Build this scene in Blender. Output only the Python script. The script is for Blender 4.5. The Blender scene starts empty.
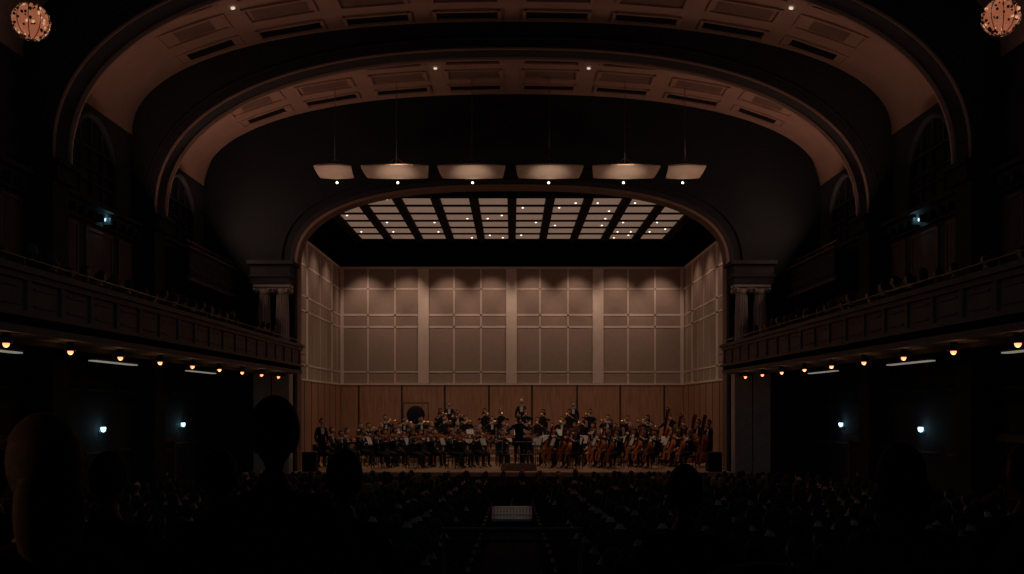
import bpy, math, random
from mathutils import Vector, Matrix
random.seed(7)
sc = bpy.context.scene
sc.view_settings.view_transform = 'Standard'
ZC = 3.4
pi = math.pi

# ------------------------------------------------------------ materials
MATS = {}
def mat(name, col, rough=.7, var=.15, scale=3.0, emis=None, es=0, metal=0, wood=False, bump=0.0):
    m = bpy.data.materials.new(name); m.use_nodes = True
    nt = m.node_tree; b = nt.nodes['Principled BSDF']
    b.inputs['Roughness'].default_value = rough
    b.inputs['Metallic'].default_value = metal
    try: b.inputs['Specular IOR Level'].default_value = .25
    except Exception: pass
    tc = nt.nodes.new('ShaderNodeTexCoord')
    if wood:
        mp = nt.nodes.new('ShaderNodeMapping'); mp.inputs['Scale'].default_value = (6, 6, .6)
        nt.links.new(tc.outputs['Object'], mp.inputs['Vector'])
        tx = nt.nodes.new('ShaderNodeTexNoise'); tx.inputs['Scale'].default_value = scale
        tx.inputs['Detail'].default_value = 6
        nt.links.new(mp.outputs['Vector'], tx.inputs['Vector'])
    else:
        tx = nt.nodes.new('ShaderNodeTexNoise'); tx.inputs['Scale'].default_value = scale
        tx.inputs['Detail'].default_value = 4
        nt.links.new(tc.outputs['Object'], tx.inputs['Vector'])
    cr = nt.nodes.new('ShaderNodeValToRGB')
    cr.color_ramp.elements[0].position = .3; cr.color_ramp.elements[1].position = .7
    cr.color_ramp.elements[0].color = (*[c * (1 - var) for c in col], 1)
    cr.color_ramp.elements[1].color = (*[min(1, c * (1 + var)) for c in col], 1)
    nt.links.new(tx.outputs['Fac'], cr.inputs['Fac'])
    nt.links.new(cr.outputs['Color'], b.inputs['Base Color'])
    if bump:
        bp = nt.nodes.new('ShaderNodeBump'); bp.inputs['Strength'].default_value = bump
        nt.links.new(tx.outputs['Fac'], bp.inputs['Height'])
        nt.links.new(bp.outputs['Normal'], b.inputs['Normal'])
    if emis:
        b.inputs['Emission Color'].default_value = (*emis, 1)
        b.inputs['Emission Strength'].default_value = es
    MATS[name] = m
    return m

mat('vault_plaster', (.42, .27, .21), .8, .06, 1.5)
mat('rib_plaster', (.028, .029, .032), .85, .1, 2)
mat('coffer_trim', (.2, .13, .105), .8, .1, 2)
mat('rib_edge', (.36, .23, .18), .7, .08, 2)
mat('slot_dark', (.008, .008, .009), .9)
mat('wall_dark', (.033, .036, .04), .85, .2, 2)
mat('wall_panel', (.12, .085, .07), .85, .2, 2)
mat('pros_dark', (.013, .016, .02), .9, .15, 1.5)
mat('trim_brown', (.16, .105, .085), .7, .1, 3)
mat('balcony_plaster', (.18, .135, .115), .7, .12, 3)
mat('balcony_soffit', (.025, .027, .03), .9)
mat('column_stone', (.42, .37, .35), .7, .12, 4)
mat('black_void', (.006, .007, .008), .95)
mat('shell_panel', (.33, .235, .19), .8, .05, 5)
mat('shell_strip', (.66, .53, .45), .7, .05, 3)
mat('shell_wood', (.34, .18, .11), .5, .22, 2, wood=True)
mat('joint_dark', (.03, .018, .012), .8)
mat('stage_floor', (.3, .17, .1), .45, .2, 2, wood=True)
mat('stage_lip', (.5, .32, .22), .5, .15, 2, wood=True)
mat('stage_fascia', (.1, .05, .03), .6, .2, 2, wood=True)
mat('ceil_panel', (.62, .48, .38), .7, .05, 2, emis=(1, .66, .48), es=.13)  # faint glow stands in for light falling on the panels
mat('downlight', (1, 1, 1), .5, 0, 1, emis=(1, .86, .68), es=3)
mat('house_downlight', (1, 1, 1), .5, 0, 1, emis=(1, .85, .7), es=.7)
mat('reflector', (.75, .62, .52), .6, .04, 2)
mat('steel', (.15, .15, .16), .4, .1, 5, metal=.8)
mat('brass', (.75, .5, .2), .3, .1, 5, metal=.9)
mat('rail_brass', (.25, .16, .08), .4, .1, 5, metal=.8)
mat('aisle_rail', (.6, .52, .44), .6, .1, 5)
mat('copper', (.5, .25, .15), .35, .1, 5, metal=.8)
mat('bulb_warm', (1, .6, .3), .5, 0, 1, emis=(1, .34, .15), es=2.1)
mat('lamp_cup', (.04, .025, .02), .5)
mat('sconce_glow', (1, 1, 1), .5, 0, 1, emis=(.4, .8, 1), es=2.5)
mat('strip_glow', (.6, .6, .55), .5, 0, 1, emis=(.85, .82, .7), es=.22)
mat('globe_core', (.3, .1, .04), .5, .3, 14, emis=(1, .3, .14), es=.26)
mat('globe_bead', (.8, .5, .32), .2, .2, 30, emis=(1, .42, .25), es=.2)
mat('globe_spark', (.9, .6, .4), .2, .1, 30, emis=(1, .55, .33), es=.6)
mat('floor_carpet', (.03, .03, .032), .95, .2, 6)
mat('desk_gray', (.7, .66, .6), .6, .1, 12)
mat('seat_fabric', (.018, .012, .014), .9, .2, 20)
mat('seat_wood', (.02, .018, .018), .6, .2, 3)
mat('glass_dark', (.01, .014, .018), .25)
mat('door_wood', (.04, .026, .022), .5, .2, 2, wood=True)
mat('tux_black', (.01, .01, .012), .85, .2, 10)
mat('dress_black', (.014, .013, .016), .8, .2, 10)
mat('shirt_white', (.55, .52, .5), .8, .04, 10)
mat('skin_light', (.58, .34, .25), .6, .05, 10)
mat('skin_tan', (.42, .24, .16), .6, .05, 10)
mat('skin_dark', (.16, .085, .055), .6, .05, 10)
mat('eye_dark', (.02, .015, .012), .3)
mat('lip', (.4, .14, .12), .5)
mat('hair_black', (.012, .01, .009), .7, .3, 30)
mat('hair_brown', (.04, .024, .016), .7, .3, 30)
mat('hair_blond', (.24, .15, .09), .7, .3, 30)
mat('hair_gray', (.085, .08, .076), .7, .3, 30)
mat('varnish', (.5, .15, .055), .35, .25, 6, wood=True)
mat('varnish_dark', (.28, .08, .035), .35, .25, 6, wood=True)
mat('ebony', (.01, .009, .008), .4)
mat('paper', (.6, .56, .5), .9, .03, 5)
mat('chair_black', (.02, .02, .022), .6)
mat('cloth_navy', (.01, .013, .02), .9, .2, 10)
mat('cloth_gray', (.02, .02, .022), .9, .2, 10)
mat('cloth_red', (.03, .013, .013), .9, .2, 10)
mat('cloth_cream', (.05, .046, .042), .9, .2, 10)
mat('timp_skin', (.6, .56, .5), .6)

# ------------------------------------------------------------ mesh builder
class MB:
    def __init__(s): s.v = []; s.f = []; s.m = []; s.s = []
    def add(s, vs, fs, m, smooth=False, M=None):
        o = len(s.v)
        for p in vs:
            p = Vector(p)
            if M is not None: p = M @ p
            s.v.append(p[:])
        for f in fs:
            s.f.append([i + o for i in f]); s.m.append(m); s.s.append(smooth)
    def bb(s, x0, x1, y0, y1, z0, z1, m, M=None):
        if x0 > x1: x0, x1 = x1, x0
        vs = [(x0, y0, z0), (x1, y0, z0), (x1, y1, z0), (x0, y1, z0), (x0, y0, z1), (x1, y0, z1), (x1, y1, z1), (x0, y1, z1)]
        s.add(vs, [(0, 3, 2, 1), (4, 5, 6, 7), (0, 1, 5, 4), (1, 2, 6, 5), (2, 3, 7, 6), (3, 0, 4, 7)], m, False, M)
    def box(s, c, z, m, M=None):
        s.bb(c[0] - z[0] / 2, c[0] + z[0] / 2, c[1] - z[1] / 2, c[1] + z[1] / 2, c[2] - z[2] / 2, c[2] + z[2] / 2, m, M)
    def tube(s, pts, r, m, n=8, M=None, smooth=True):
        pts = [Vector(p) for p in pts]
        if not isinstance(r, (list, tuple)): r = [r] * len(pts)
        vs = []; fs = []
        d0 = (pts[-1] - pts[0])
        if d0.length < 1e-6: d0 = pts[1] - pts[0]
        up = Vector((0, 0, 1)) if abs(d0.normalized().z) < .9 else Vector((0, 1, 0))
        for i, p in enumerate(pts):
            a = pts[max(0, i - 1)]; b = pts[min(len(pts) - 1, i + 1)]
            d = (b - a).normalized()
            x = d.cross(up)
            if x.length < 1e-4: x = d.cross(Vector((1, 0, 0)))
            x.normalize(); y = d.cross(x)
            for k in range(n):
                t = 2 * pi * k / n
                vs.append(p + x * math.cos(t) * r[i] + y * math.sin(t) * r[i])
        for i in range(len(pts) - 1):
            for k in range(n):
                k2 = (k + 1) % n
                fs.append((i * n + k, i * n + k2, (i + 1) * n + k2, (i + 1) * n + k))
        fs.append(list(range(n))[::-1]); fs.append([(len(pts) - 1) * n + k for k in range(n)])
        s.add(vs, fs, m, smooth, M)
    def ell(s, c, r, m, M=None, nu=12, nv=8, keep=None, defo=None):
        vs = []; fs = []
        for j in range(nv + 1):
            ph = pi * j / nv
            for i in range(nu):
                th = 2 * pi * i / nu
                p = Vector((math.sin(ph) * math.cos(th) * r[0], math.sin(ph) * math.sin(th) * r[1], math.cos(ph) * r[2]))
                if defo: p = defo(p)
                vs.append(p + Vector(c))
        for j in range(nv):
            for i in range(nu):
                i2 = (i + 1) % nu
                q = (j * nu + i, (j + 1) * nu + i, (j + 1) * nu + i2, j * nu + i2)
                if keep:
                    cc = sum((vs[k] for k in q), Vector()) / 4 - Vector(c)
                    if not keep(cc): continue
                fs.append(q)
        s.add(vs, fs, m, True, M)
    def lathe(s, prof, m, n=16, M=None, flute=0):
        vs = []; fs = []
        for (r, z) in prof:
            for k in range(n):
                t = 2 * pi * k / n
                rr = r * (1 - flute * (k % 2))
                vs.append((rr * math.cos(t), rr * math.sin(t), z))
        for i in range(len(prof) - 1):
            for k in range(n):
                k2 = (k + 1) % n
                fs.append((i * n + k, i * n + k2, (i + 1) * n + k2, (i + 1) * n + k))
        fs.append(list(range(n))[::-1]); fs.append([(len(prof) - 1) * n + k for k in range(n)])
        s.add(vs, fs, m, flute == 0, M)
    def mesh(s, name):
        me = bpy.data.meshes.new(name)
        me.from_pydata(s.v, [], s.f)
        names = []
        for m in s.m:
            if m not in names: names.append(m)
        for m in names: me.materials.append(MATS[m])
        idx = {m: i for i, m in enumerate(names)}
        me.polygons.foreach_set('material_index', [idx[m] for m in s.m])
        me.polygons.foreach_set('use_smooth', s.s)
        me.update()
        return me
    def build(s, name, parent=None):
        return place(s.mesh(name), name, parent=parent)

def place(me, name, loc=(0, 0, 0), rz=0, parent=None, sca=1.0):
    o = bpy.data.objects.new(name, me); sc.collection.objects.link(o)
    o.location = loc; o.rotation_euler = (0, 0, rz); o.scale = (sca,) * 3
    if parent: o.parent = parent
    return o
def empty(name):
    e = bpy.data.objects.new(name, None); sc.collection.objects.link(e); return e
def lookM(loc, zdir, ydir):
    z = Vector(zdir).normalized(); y = Vector(ydir); y = (y - z * y.dot(z)).normalized(); x = y.cross(z)
    M = Matrix(((x.x, y.x, z.x, loc[0]), (x.y, y.y, z.y, loc[1]), (x.z, y.z, z.z, loc[2]), (0, 0, 0, 1)))
    return M
T = Matrix.Translation

# ------------------------------------------------------------ hall geometry functions
WX = 11.4
def vz(x):
    r = min(1, abs(x) / WX)
    return ZC + 8.1 + 3.4 * (1 - r ** 2.3) ** (1 / 2.3)
def sup(a, rise, spring, n, N=48):
    out = []
    for i in range(N + 1):
        t = pi - pi * i / N
        c = math.cos(t); s_ = math.sin(t)
        out.append((a * math.copysign(abs(c) ** (2 / n), c), spring + rise * abs(s_) ** (2 / n)))
    out[0] = (-a, spring); out[-1] = (a, spring)
    return out

def hflo(y):
    if y < 4.25: return 1.95
    if y < 6.2: return 1.7
    return max(0.0, .04 * (31 - y))

# floor (gently raked, with two raised rear terraces)
b = MB()
yy_ = [(-6, 1.95), (4.25, 1.95), (4.25, 1.7), (6.2, 1.7), (6.2, .04 * 24.8), (31, 0), (37.4, 0)]
vs = []; fs = []
for y, z in yy_: vs += [(-WX, y, z), (WX, y, z)]
for i in range(len(yy_) - 1): fs.append((2 * i, 2 * i + 1, 2 * i + 3, 2 * i + 2))
b.add(vs, fs, 'floor_carpet')
b.build('floor')

# sound desk standing in the aisle
b = MB(); zf = hflo(25)
b.add([(-.5, 24.55, zf + .3), (.5, 24.55, zf + .3), (.5, 25.15, zf + .3), (-.5, 25.15, zf + .3),
       (-.5, 24.55, zf + .36), (.5, 24.55, zf + .36), (.5, 25.15, zf + .62), (-.5, 25.15, zf + .62)],
      [(0, 3, 2, 1), (4, 5, 6, 7), (0, 1, 5, 4), (1, 2, 6, 5), (2, 3, 7, 6), (3, 0, 4, 7)], 'desk_gray')
for i in range(12):
    x = -.44 + i * .08
    b.box((x, 24.72, zf + .44), (.012, .18, .02), 'joint_dark'); b.box((x, 24.72, zf + .452), (.03, .025, .02), 'slot_dark')
    for k in range(3): b.lathe([(.012, 0), (.01, .02)], 'slot_dark', 8, T((x, 24.86 + k * .09, zf + .5 + k * .038)))
for x in (-.45, .45):
    b.bb(x - .03, x + .03, 24.6, 24.66, zf, zf + .32, 'steel'); b.bb(x - .03, x + .03, 25.05, 25.11, zf, zf + .32, 'steel')
b.build('mixing_desk')

# ceiling vault
b = MB()
P = sup(WX, 3.4, ZC + 8.1, 2.3, 64)
vs = []; fs = []
for (x, z) in P: vs += [(x, -6, z), (x, 37.2, z)]
for i in range(len(P) - 1): fs.append((2 * i, 2 * i + 1, 2 * i + 3, 2 * i + 2))
b.add(vs, fs, 'vault_plaster', True)
def vaultM(x, y, off=0):
    e = .05; t = Vector((2 * e, 0, vz(x + e) - vz(x - e))).normalized()
    n = Vector((t.z, 0, -t.x))
    return lookM((x + n.x * off, y, vz(x) + n.z * off), n, (0, 1, 0))
def slot(x, y, w, d, m='slot_dark', th=.05):
    M = vaultM(x, y); b.box((0, 0, 0), (w, d, th), m, M)
def frame(x, y, w, d, m='vault_plaster'):
    M = vaultM(x, y)
    for s_ in (-1, 1):
        b.box((s_ * w / 2, 0, 0), (.09, d + .09, .14), m, M)
        b.box((0, s_ * d / 2, 0), (w, .09, .14), m, M)
RIBS = [30.0, 23.3, 16.6, 9.9, 3.2, -3.5]
slotx = [-8.9, -6.5, -3.95, -1.32, 1.32, 3.95, 6.5, 8.9]
for y0 in [30.9, 24.2, 17.5, 10.8, 4.1]:
    for x in slotx:
        for (dy, kind) in [(2.35, 'slot'), (3.75, 'panel'), (5.2, 'slot')]:
            if kind == 'slot':
                slot(x, y0 + dy, 1.75, .5); frame(x, y0 + dy, 1.9, .66)
            else:
                frame(x, y0 + dy, 1.9, .9); slot(x, y0 + dy, 1.7, .7, 'coffer_trim', .03)
    for x in (-7.6, 7.6, 2.6, -2.6):
        M = vaultM(x, y0 + 3.0, .03); b.lathe([(.06, 0), (.06, .03)], 'house_downlight', 12, M)
b.build('ceiling')

# ribs
def rib(b, y0, y1):
    I = [(-10.7, 0.0)] + sup(10.7, 5.0, ZC + 5.7, 2.4, 56) + [(10.7, 0.0)]
    vs = []; fs = []
    for (x, z) in I:
        if z <= ZC + 5.7 + 1e-6: o = (math.copysign(WX, x), z)
        else:
            xo = x * (WX) / 10.7; o = (xo, max(z, vz(xo) + .02))
        vs += [(x, y0, z), (x, y1, z), (o[0], y0, o[1]), (o[0], y1, o[1])]
    for i in range(len(I) - 1):
        a = 4 * i; c = 4 * i + 4
        fs += [(a, c, c + 2, a + 2), (a + 1, a + 3, c + 3, c + 1), (a, a + 1, c + 1, c)]
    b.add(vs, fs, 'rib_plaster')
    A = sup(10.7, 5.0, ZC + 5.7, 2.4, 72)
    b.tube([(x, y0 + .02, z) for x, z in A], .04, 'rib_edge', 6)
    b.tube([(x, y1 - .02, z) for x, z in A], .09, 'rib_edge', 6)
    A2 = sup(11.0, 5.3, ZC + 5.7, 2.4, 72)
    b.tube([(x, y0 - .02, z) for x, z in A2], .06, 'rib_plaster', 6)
    for s_ in (-1, 1):
        b.bb(s_ * 10.55, s_ * 11.4, y0 - .1, y1 + .1, ZC + 5.25, ZC + 5.7, 'rib_plaster')
        b.bb(s_ * 10.45, s_ * 11.4, y0 - .2, y1 + .2, ZC + 5.6, ZC + 5.72, 'rib_plaster')
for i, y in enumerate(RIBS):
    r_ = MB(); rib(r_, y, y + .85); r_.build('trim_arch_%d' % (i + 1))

# side walls with cornices, panels
def sidewall(sd, name):
    b = MB()
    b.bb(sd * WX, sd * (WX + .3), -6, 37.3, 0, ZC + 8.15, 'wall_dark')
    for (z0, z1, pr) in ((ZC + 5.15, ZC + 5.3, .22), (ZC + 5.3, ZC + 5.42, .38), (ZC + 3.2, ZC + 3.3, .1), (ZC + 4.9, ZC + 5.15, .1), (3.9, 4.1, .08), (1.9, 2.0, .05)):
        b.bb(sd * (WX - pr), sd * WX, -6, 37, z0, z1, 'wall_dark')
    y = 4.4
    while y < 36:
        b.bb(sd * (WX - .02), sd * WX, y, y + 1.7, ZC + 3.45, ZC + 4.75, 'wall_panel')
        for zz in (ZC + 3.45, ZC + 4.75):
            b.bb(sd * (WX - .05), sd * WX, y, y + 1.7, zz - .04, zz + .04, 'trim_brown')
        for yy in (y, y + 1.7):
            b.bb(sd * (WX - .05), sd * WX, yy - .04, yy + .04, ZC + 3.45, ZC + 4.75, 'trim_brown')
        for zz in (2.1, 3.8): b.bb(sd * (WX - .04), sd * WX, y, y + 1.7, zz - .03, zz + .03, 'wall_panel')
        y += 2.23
    y = 4.0
    while y < 36.9:
        b.bb(sd * (WX - .3), sd * WX, y, y + .16, ZC + 4.98, ZC + 5.18, 'wall_dark'); y += .55
    b.build(name)
sidewall(-1, 'wall_left'); sidewall(1, 'wall_right')
b = MB(); b.bb(-WX, WX, -6.3, -6, 0, ZC + 11.6, 'wall_dark'); b.build('wall_back')

# arched windows on the side walls
wn = 0
for sd in (-1, 1):
    for yc in (33.95, 26.95, 20.25, 13.5):
        wn += 1
        b = MB(); R = 1.45; zc = ZC + 6.35
        arc = [(yc + R * math.cos(t), zc + R * math.sin(t)) for t in [pi * k / 20 for k in range(21)]]
        out = [(yc + R, ZC + 5.45)] + arc + [(yc - R, ZC + 5.45)]
        x = sd * (WX - .03)
        b.add([(x, yy, zz) for yy, zz in out], [list(range(len(out)))], 'glass_dark')
        b.tube([(sd * (WX - .1), yy, zz) for yy, zz in out], .1, 'wall_dark', 8)
        for dy in (-.7, 0, .7):
            b.bb(sd * (WX - .08), sd * WX, yc + dy - .03, yc + dy + .03, ZC + 5.45, zc + math.sqrt(R * R - dy * dy), 'wall_dark')
        for zz in (ZC + 6.0, zc, ZC + 6.9):
            hw = R if zz <= zc else math.sqrt(R * R - (zz - zc) ** 2)
            b.bb(sd * (WX - .08), sd * WX, yc - hw, yc + hw, zz - .03, zz + .03, 'wall_dark')
        b.build('window_%d' % wn)
# doors
dn = 0
for sd in (-1, 1):
    for yc in (32.6, 23.0, 17.0):
        dn += 1; b = MB(); z0 = hflo(yc - .8); x1 = WX
        b.bb(sd * (x1 - .06), sd * x1, yc - .85, yc + .85, z0, z0 + 2.2, 'door_wood')
        for a in (-.9, .9): b.bb(sd * (x1 - .12), sd * x1, yc + a - .08, yc + a + .08, z0, z0 + 2.3, 'wall_panel')
        b.bb(sd * (x1 - .14), sd * x1, yc - 1.05, yc + 1.05, z0 + 2.2, z0 + 2.38, 'wall_panel')
        b.bb(sd * (x1 - .08), sd * x1, yc - .01, yc + .01, z0, z0 + 2.2, 'joint_dark')
        for a in (-.42, .42):
            for (p, q) in ((.25, .95), (1.1, 1.95)):
                b.bb(sd * (x1 - .075), sd * x1, yc + a - .28, yc + a + .28, z0 + p, z0 + q, 'trim_brown')
                b.bb(sd * (x1 - .08), sd * x1, yc + a - .25, yc + a + .25, z0 + p + .03, z0 + q - .03, 'door_wood')
            b.tube([(sd * (x1 - .13), yc + a * .25, z0 + .95), (sd * (x1 - .13), yc + a * .25, z0 + 1.2)], .015, 'brass', 6)
        b.build('door_%d' % dn)

# proscenium wall
PA, PR, PS, PN = 7.95, 3.0, ZC + 5.07, 2.6
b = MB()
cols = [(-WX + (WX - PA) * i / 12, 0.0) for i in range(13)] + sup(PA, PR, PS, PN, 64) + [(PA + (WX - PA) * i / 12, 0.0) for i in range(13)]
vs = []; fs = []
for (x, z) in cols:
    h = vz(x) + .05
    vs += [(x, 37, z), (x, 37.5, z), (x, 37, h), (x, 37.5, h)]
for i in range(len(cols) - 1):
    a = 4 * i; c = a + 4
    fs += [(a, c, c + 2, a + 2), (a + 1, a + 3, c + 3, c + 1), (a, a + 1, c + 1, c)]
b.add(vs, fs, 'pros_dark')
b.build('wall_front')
# arch trim
b = MB()
def ring(b, a0, r0, a1, r1, y0, y1, m, zleg):
    I = [(-a0, zleg)] + sup(a0, r0, PS, PN, 64) + [(a0, zleg)]
    O = [(-a1, zleg)] + sup(a1, r1, PS, PN, 64) + [(a1, zleg)]
    vs = []; fs = []
    for p, q in zip(I, O): vs += [(p[0], y0, p[1]), (p[0], y1, p[1]), (q[0], y0, q[1]), (q[0], y1, q[1])]
    for i in range(len(I) - 1):
        a = 4 * i; c = a + 4
        fs += [(a, c, c + 2, a + 2), (a, a + 1, c + 1, c), (a + 2, c + 2, c + 3, a + 3), (a + 1, a + 3, c + 3, c + 1)]
    b.add(vs, fs, m)
ring(b, 7.9, 2.95, 8.0, 3.05, 36.8, 37.52, 'coffer_trim', 1.0)
ring(b, 8.0, 3.05, 8.2, 3.25, 36.87, 37.05, 'rib_plaster', 1.0)
ring(b, 8.2, 3.25, 8.5, 3.55, 36.92, 37.05, 'pros_dark', 1.0)
ring(b, 8.5, 3.55, 8.6, 3.65, 36.85, 37.05, 'pros_dark', 1.0)
b.build('trim_proscenium')

# columns each side with plinths and entablature
for sd in (-1, 1):
    for cx in (8.32, 8.98):
        b = MB(); M = T((sd * cx, 36.25, 0))
        b.bb(-.31, .31, -.31, .31, 0, 5.35, 'column_stone', M)
        b.bb(-.35, .35, -.35, .35, 5.35, 5.5, 'column_stone', M)
        b.lathe([(.31, 5.5), (.33, 5.54), (.31, 5.6), (.27, 5.62), (.26, 5.68)], 'column_stone', 24, M)
        b.lathe([(.25, 5.68), (.245, 6.5), (.215, 7.4)], 'column_stone', 32, M, flute=.1)
        b.lathe([(.22, 7.4), (.24, 7.43), (.22, 7.46), (.28, 7.56)], 'column_stone', 24, M)
        for sx in (-.25, .25):
            b.tube([(sx, -.27, 7.55), (sx, .27, 7.55)], .1, 'column_stone', 14, M)
            b.tube([(sx, -.29, 7.55), (sx, .29, 7.55)], .04, 'trim_brown', 8, M)
        b.bb(-.27, .27, -.26, .26, 7.56, 7.65, 'column_stone', M)
        b.bb(-.33, .33, -.32, .32, 7.65, 7.75, 'column_stone', M)
        b.build('ionic_column')
    b = MB()
    b.bb(sd * 7.97, sd * 9.4, 35.9, 37, 7.75, 8.0, 'wall_dark')
    b.bb(sd * 7.92, sd * 9.45, 35.85, 37, 8.0, 8.1, 'wall_dark')
    b.bb(sd * 7.97, sd * 9.4, 35.92, 37, 8.1, 8.45, 'wall_dark')
    b.bb(sd * 7.85, sd * 9.5, 35.75, 37, 8.45, 8.58, 'wall_dark')
    b.build('trim_entablature')

# balconies
FX = 7.5
for sd in (-1, 1):
    b = MB()
    Y0, Y1 = -5.9, 35.5
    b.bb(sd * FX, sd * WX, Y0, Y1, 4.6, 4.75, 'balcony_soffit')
    b.bb(sd * FX, sd * (FX + .12), Y0, Y1, 4.55, 5.42, 'balcony_plaster')
    b.bb(sd * (FX), sd * WX, Y1 - .12, Y1, 4.55, 5.42, 'balcony_plaster')
    b.bb(sd * (FX - .12), sd * (FX + .22), Y0, Y1 + .1, 5.42, 5.52, 'balcony_plaster')
    b.bb(sd * (FX - .06), sd * (FX + .1), Y0, Y1 + .05, 5.32, 5.42, 'balcony_plaster')
    b.bb(sd * (FX - .1), sd * (FX + .1), Y0, Y1 + .08, 4.75, 4.83, 'balcony_plaster')
    b.bb(sd * (FX - .05), sd * (FX + .6), Y0, Y1 + .04, 4.5, 4.62, 'balcony_plaster')
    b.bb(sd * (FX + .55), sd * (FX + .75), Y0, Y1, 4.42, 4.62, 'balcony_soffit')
    y = Y0 + .4
    while y < Y1 - .2:
        b.bb(sd * (FX - .05), sd * FX, y, y + .14, 4.83, 5.32, 'balcony_plaster')
        b.bb(sd * (FX - .025), sd * FX, y + .3, y + 1.0, 4.93, 4.96, 'balcony_plaster')
        b.bb(sd * (FX - .025), sd * FX, y + .3, y + 1.0, 5.2, 5.23, 'balcony_plaster')
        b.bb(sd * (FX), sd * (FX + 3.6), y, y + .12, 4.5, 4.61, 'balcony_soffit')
        y += 1.16
    b.bb(sd * 9.0, sd * WX, Y0, Y1 - .12, 4.75, 5.05, 'floor_carpet')
    b.tube([(sd * (FX + .05), Y0, 5.68), (sd * (FX + .05), Y1, 5.68)], .015, 'rail_brass', 6)
    y = Y0 + .5
    while y < Y1: b.tube([(sd * (FX + .05), y, 5.5), (sd * (FX + .05), y, 5.68)], .012, 'rail_brass', 5); y += 2.32
    b.build('balcony')
    # box near the proscenium
    b = MB(); xo = 10.1
    b.bb(sd * xo, sd * WX, 31.2, 36.6, ZC + 3.95, ZC + 4.12, 'wall_dark')
    b.bb(sd * xo, sd * (xo + .12), 31.2, 36.6, ZC + 4.1, ZC + 4.9, 'wall_dark')
    b.bb(sd * xo, sd * WX, 31.2, 31.32, ZC + 4.1, ZC + 4.9, 'wall_dark')
    b.bb(sd * (xo - .08), sd * (xo + .18), 31.1, 36.7, ZC + 4.9, ZC + 4.98, 'wall_panel')
    b.bb(sd * (xo - .05), sd * (xo + .1), 31.15, 36.7, ZC + 3.9, ZC + 4.0, 'wall_panel')
    for k in range(5):
        b.bb(sd * (xo - .03), sd * xo, 31.5 + k * 1.02, 32.3 + k * 1.02, ZC + 4.25, ZC + 4.28, 'wall_panel')
        b.bb(sd * (xo - .03), sd * xo, 31.5 + k * 1.02, 32.3 + k * 1.02, ZC + 4.72, ZC + 4.75, 'wall_panel')
    b.tube([(sd * (xo + .05), 31.2, ZC + 5.15), (sd * (xo + .05), 36.6, ZC + 5.15)], .025, 'rail_brass', 6)
    for k in range(6): b.tube([(sd * (xo + .05), 31.3 + k * 1.04, ZC + 4.95), (sd * (xo + .05), 31.3 + k * 1.04, ZC + 5.15)], .015, 'rail_brass', 5)
    b.build('box_seat_balcony')

# lights helper
def light(kind, name, loc, power, col, target=None, ang=60, blend=.5, rad=.1, size=None):
    L = bpy.data.lights.new(name, kind); L.energy = power; L.color = col
    o = bpy.data.objects.new(name, L); sc.collection.objects.link(o); o.location = loc
    if kind == 'SPOT': L.spot_size = math.radians(ang); L.spot_blend = blend
    if kind == 'AREA':
        L.shape = 'RECTANGLE'; L.size = size[0]; L.size_y = size[1]
    else: L.shadow_soft_size = rad
    if target is not None:
        d = Vector(target) - Vector(loc); o.rotation_euler = d.to_track_quat('-Z', 'Y').to_euler()
    return o

# balcony edge bulbs
bm = MB()
bm.lathe([(.035, .16), (.06, .14), (.085, .06), (.09, 0), (.075, 0.0), (.05, .05)], 'lamp_cup', 12)
bm.ell((0, 0, -.01), (.05, .05, .055), 'bulb_warm', None, 12, 8)
bulb = bm.mesh('balcony_lamp')
for sd in (-1, 1):
    for k in range(-3, 10):
        y = 13.0 + 2.22 * k
        place(bulb, 'balcony_lamp', (sd * (FX + .2), y, 4.34))
        if k >= 0: light('POINT', 'balcony_lamp_light', (sd * (FX + .2), y, 4.22), 1.2, (1, .5, .25), rad=.05)
# strip lights below balcony
for sd in (-1, 1):
    for y0 in (17.2, 23.3, 30.2):
        b = MB()
        b.bb(sd * 9.7, sd * 9.9, y0, y0 + 2.7, 4.45, 4.5, 'lamp_cup'); b.bb(sd * 9.72, sd * 9.88, y0 + .03, y0 + 2.67, 4.42, 4.46, 'strip_glow')
        b.build('strip_light')
# wall sconces
sb = MB()
sb.lathe([(.07, 0), (.07, .03), (.02, .04)], 'steel', 12, Matrix.Rotation(pi / 2, 4, 'Y'))
sb.tube([(.03, 0, 0), (.1, 0, -.02), (.12, 0, .03)], .012, 'steel', 6)
sb.lathe([(.02, .0), (.06, .03), (.075, .12), (.06, .14)], 'sconce_glow', 12, T((.12, 0, .0)))
sm = sb.mesh('wall_sconce')
for sd in (-1, 1):
    for (y, z) in ((27.6, 2.65), (34.3, 2.65), (27.6, 8.45)):
        place(sm, 'wall_sconce', (sd * (WX - .0), y, z), 0 if sd < 0 else pi)
        light('POINT', 'sconce_light', (sd * (WX - .3), y, z + .1), 1.1, (.4, .8, 1), rad=.06)

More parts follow.
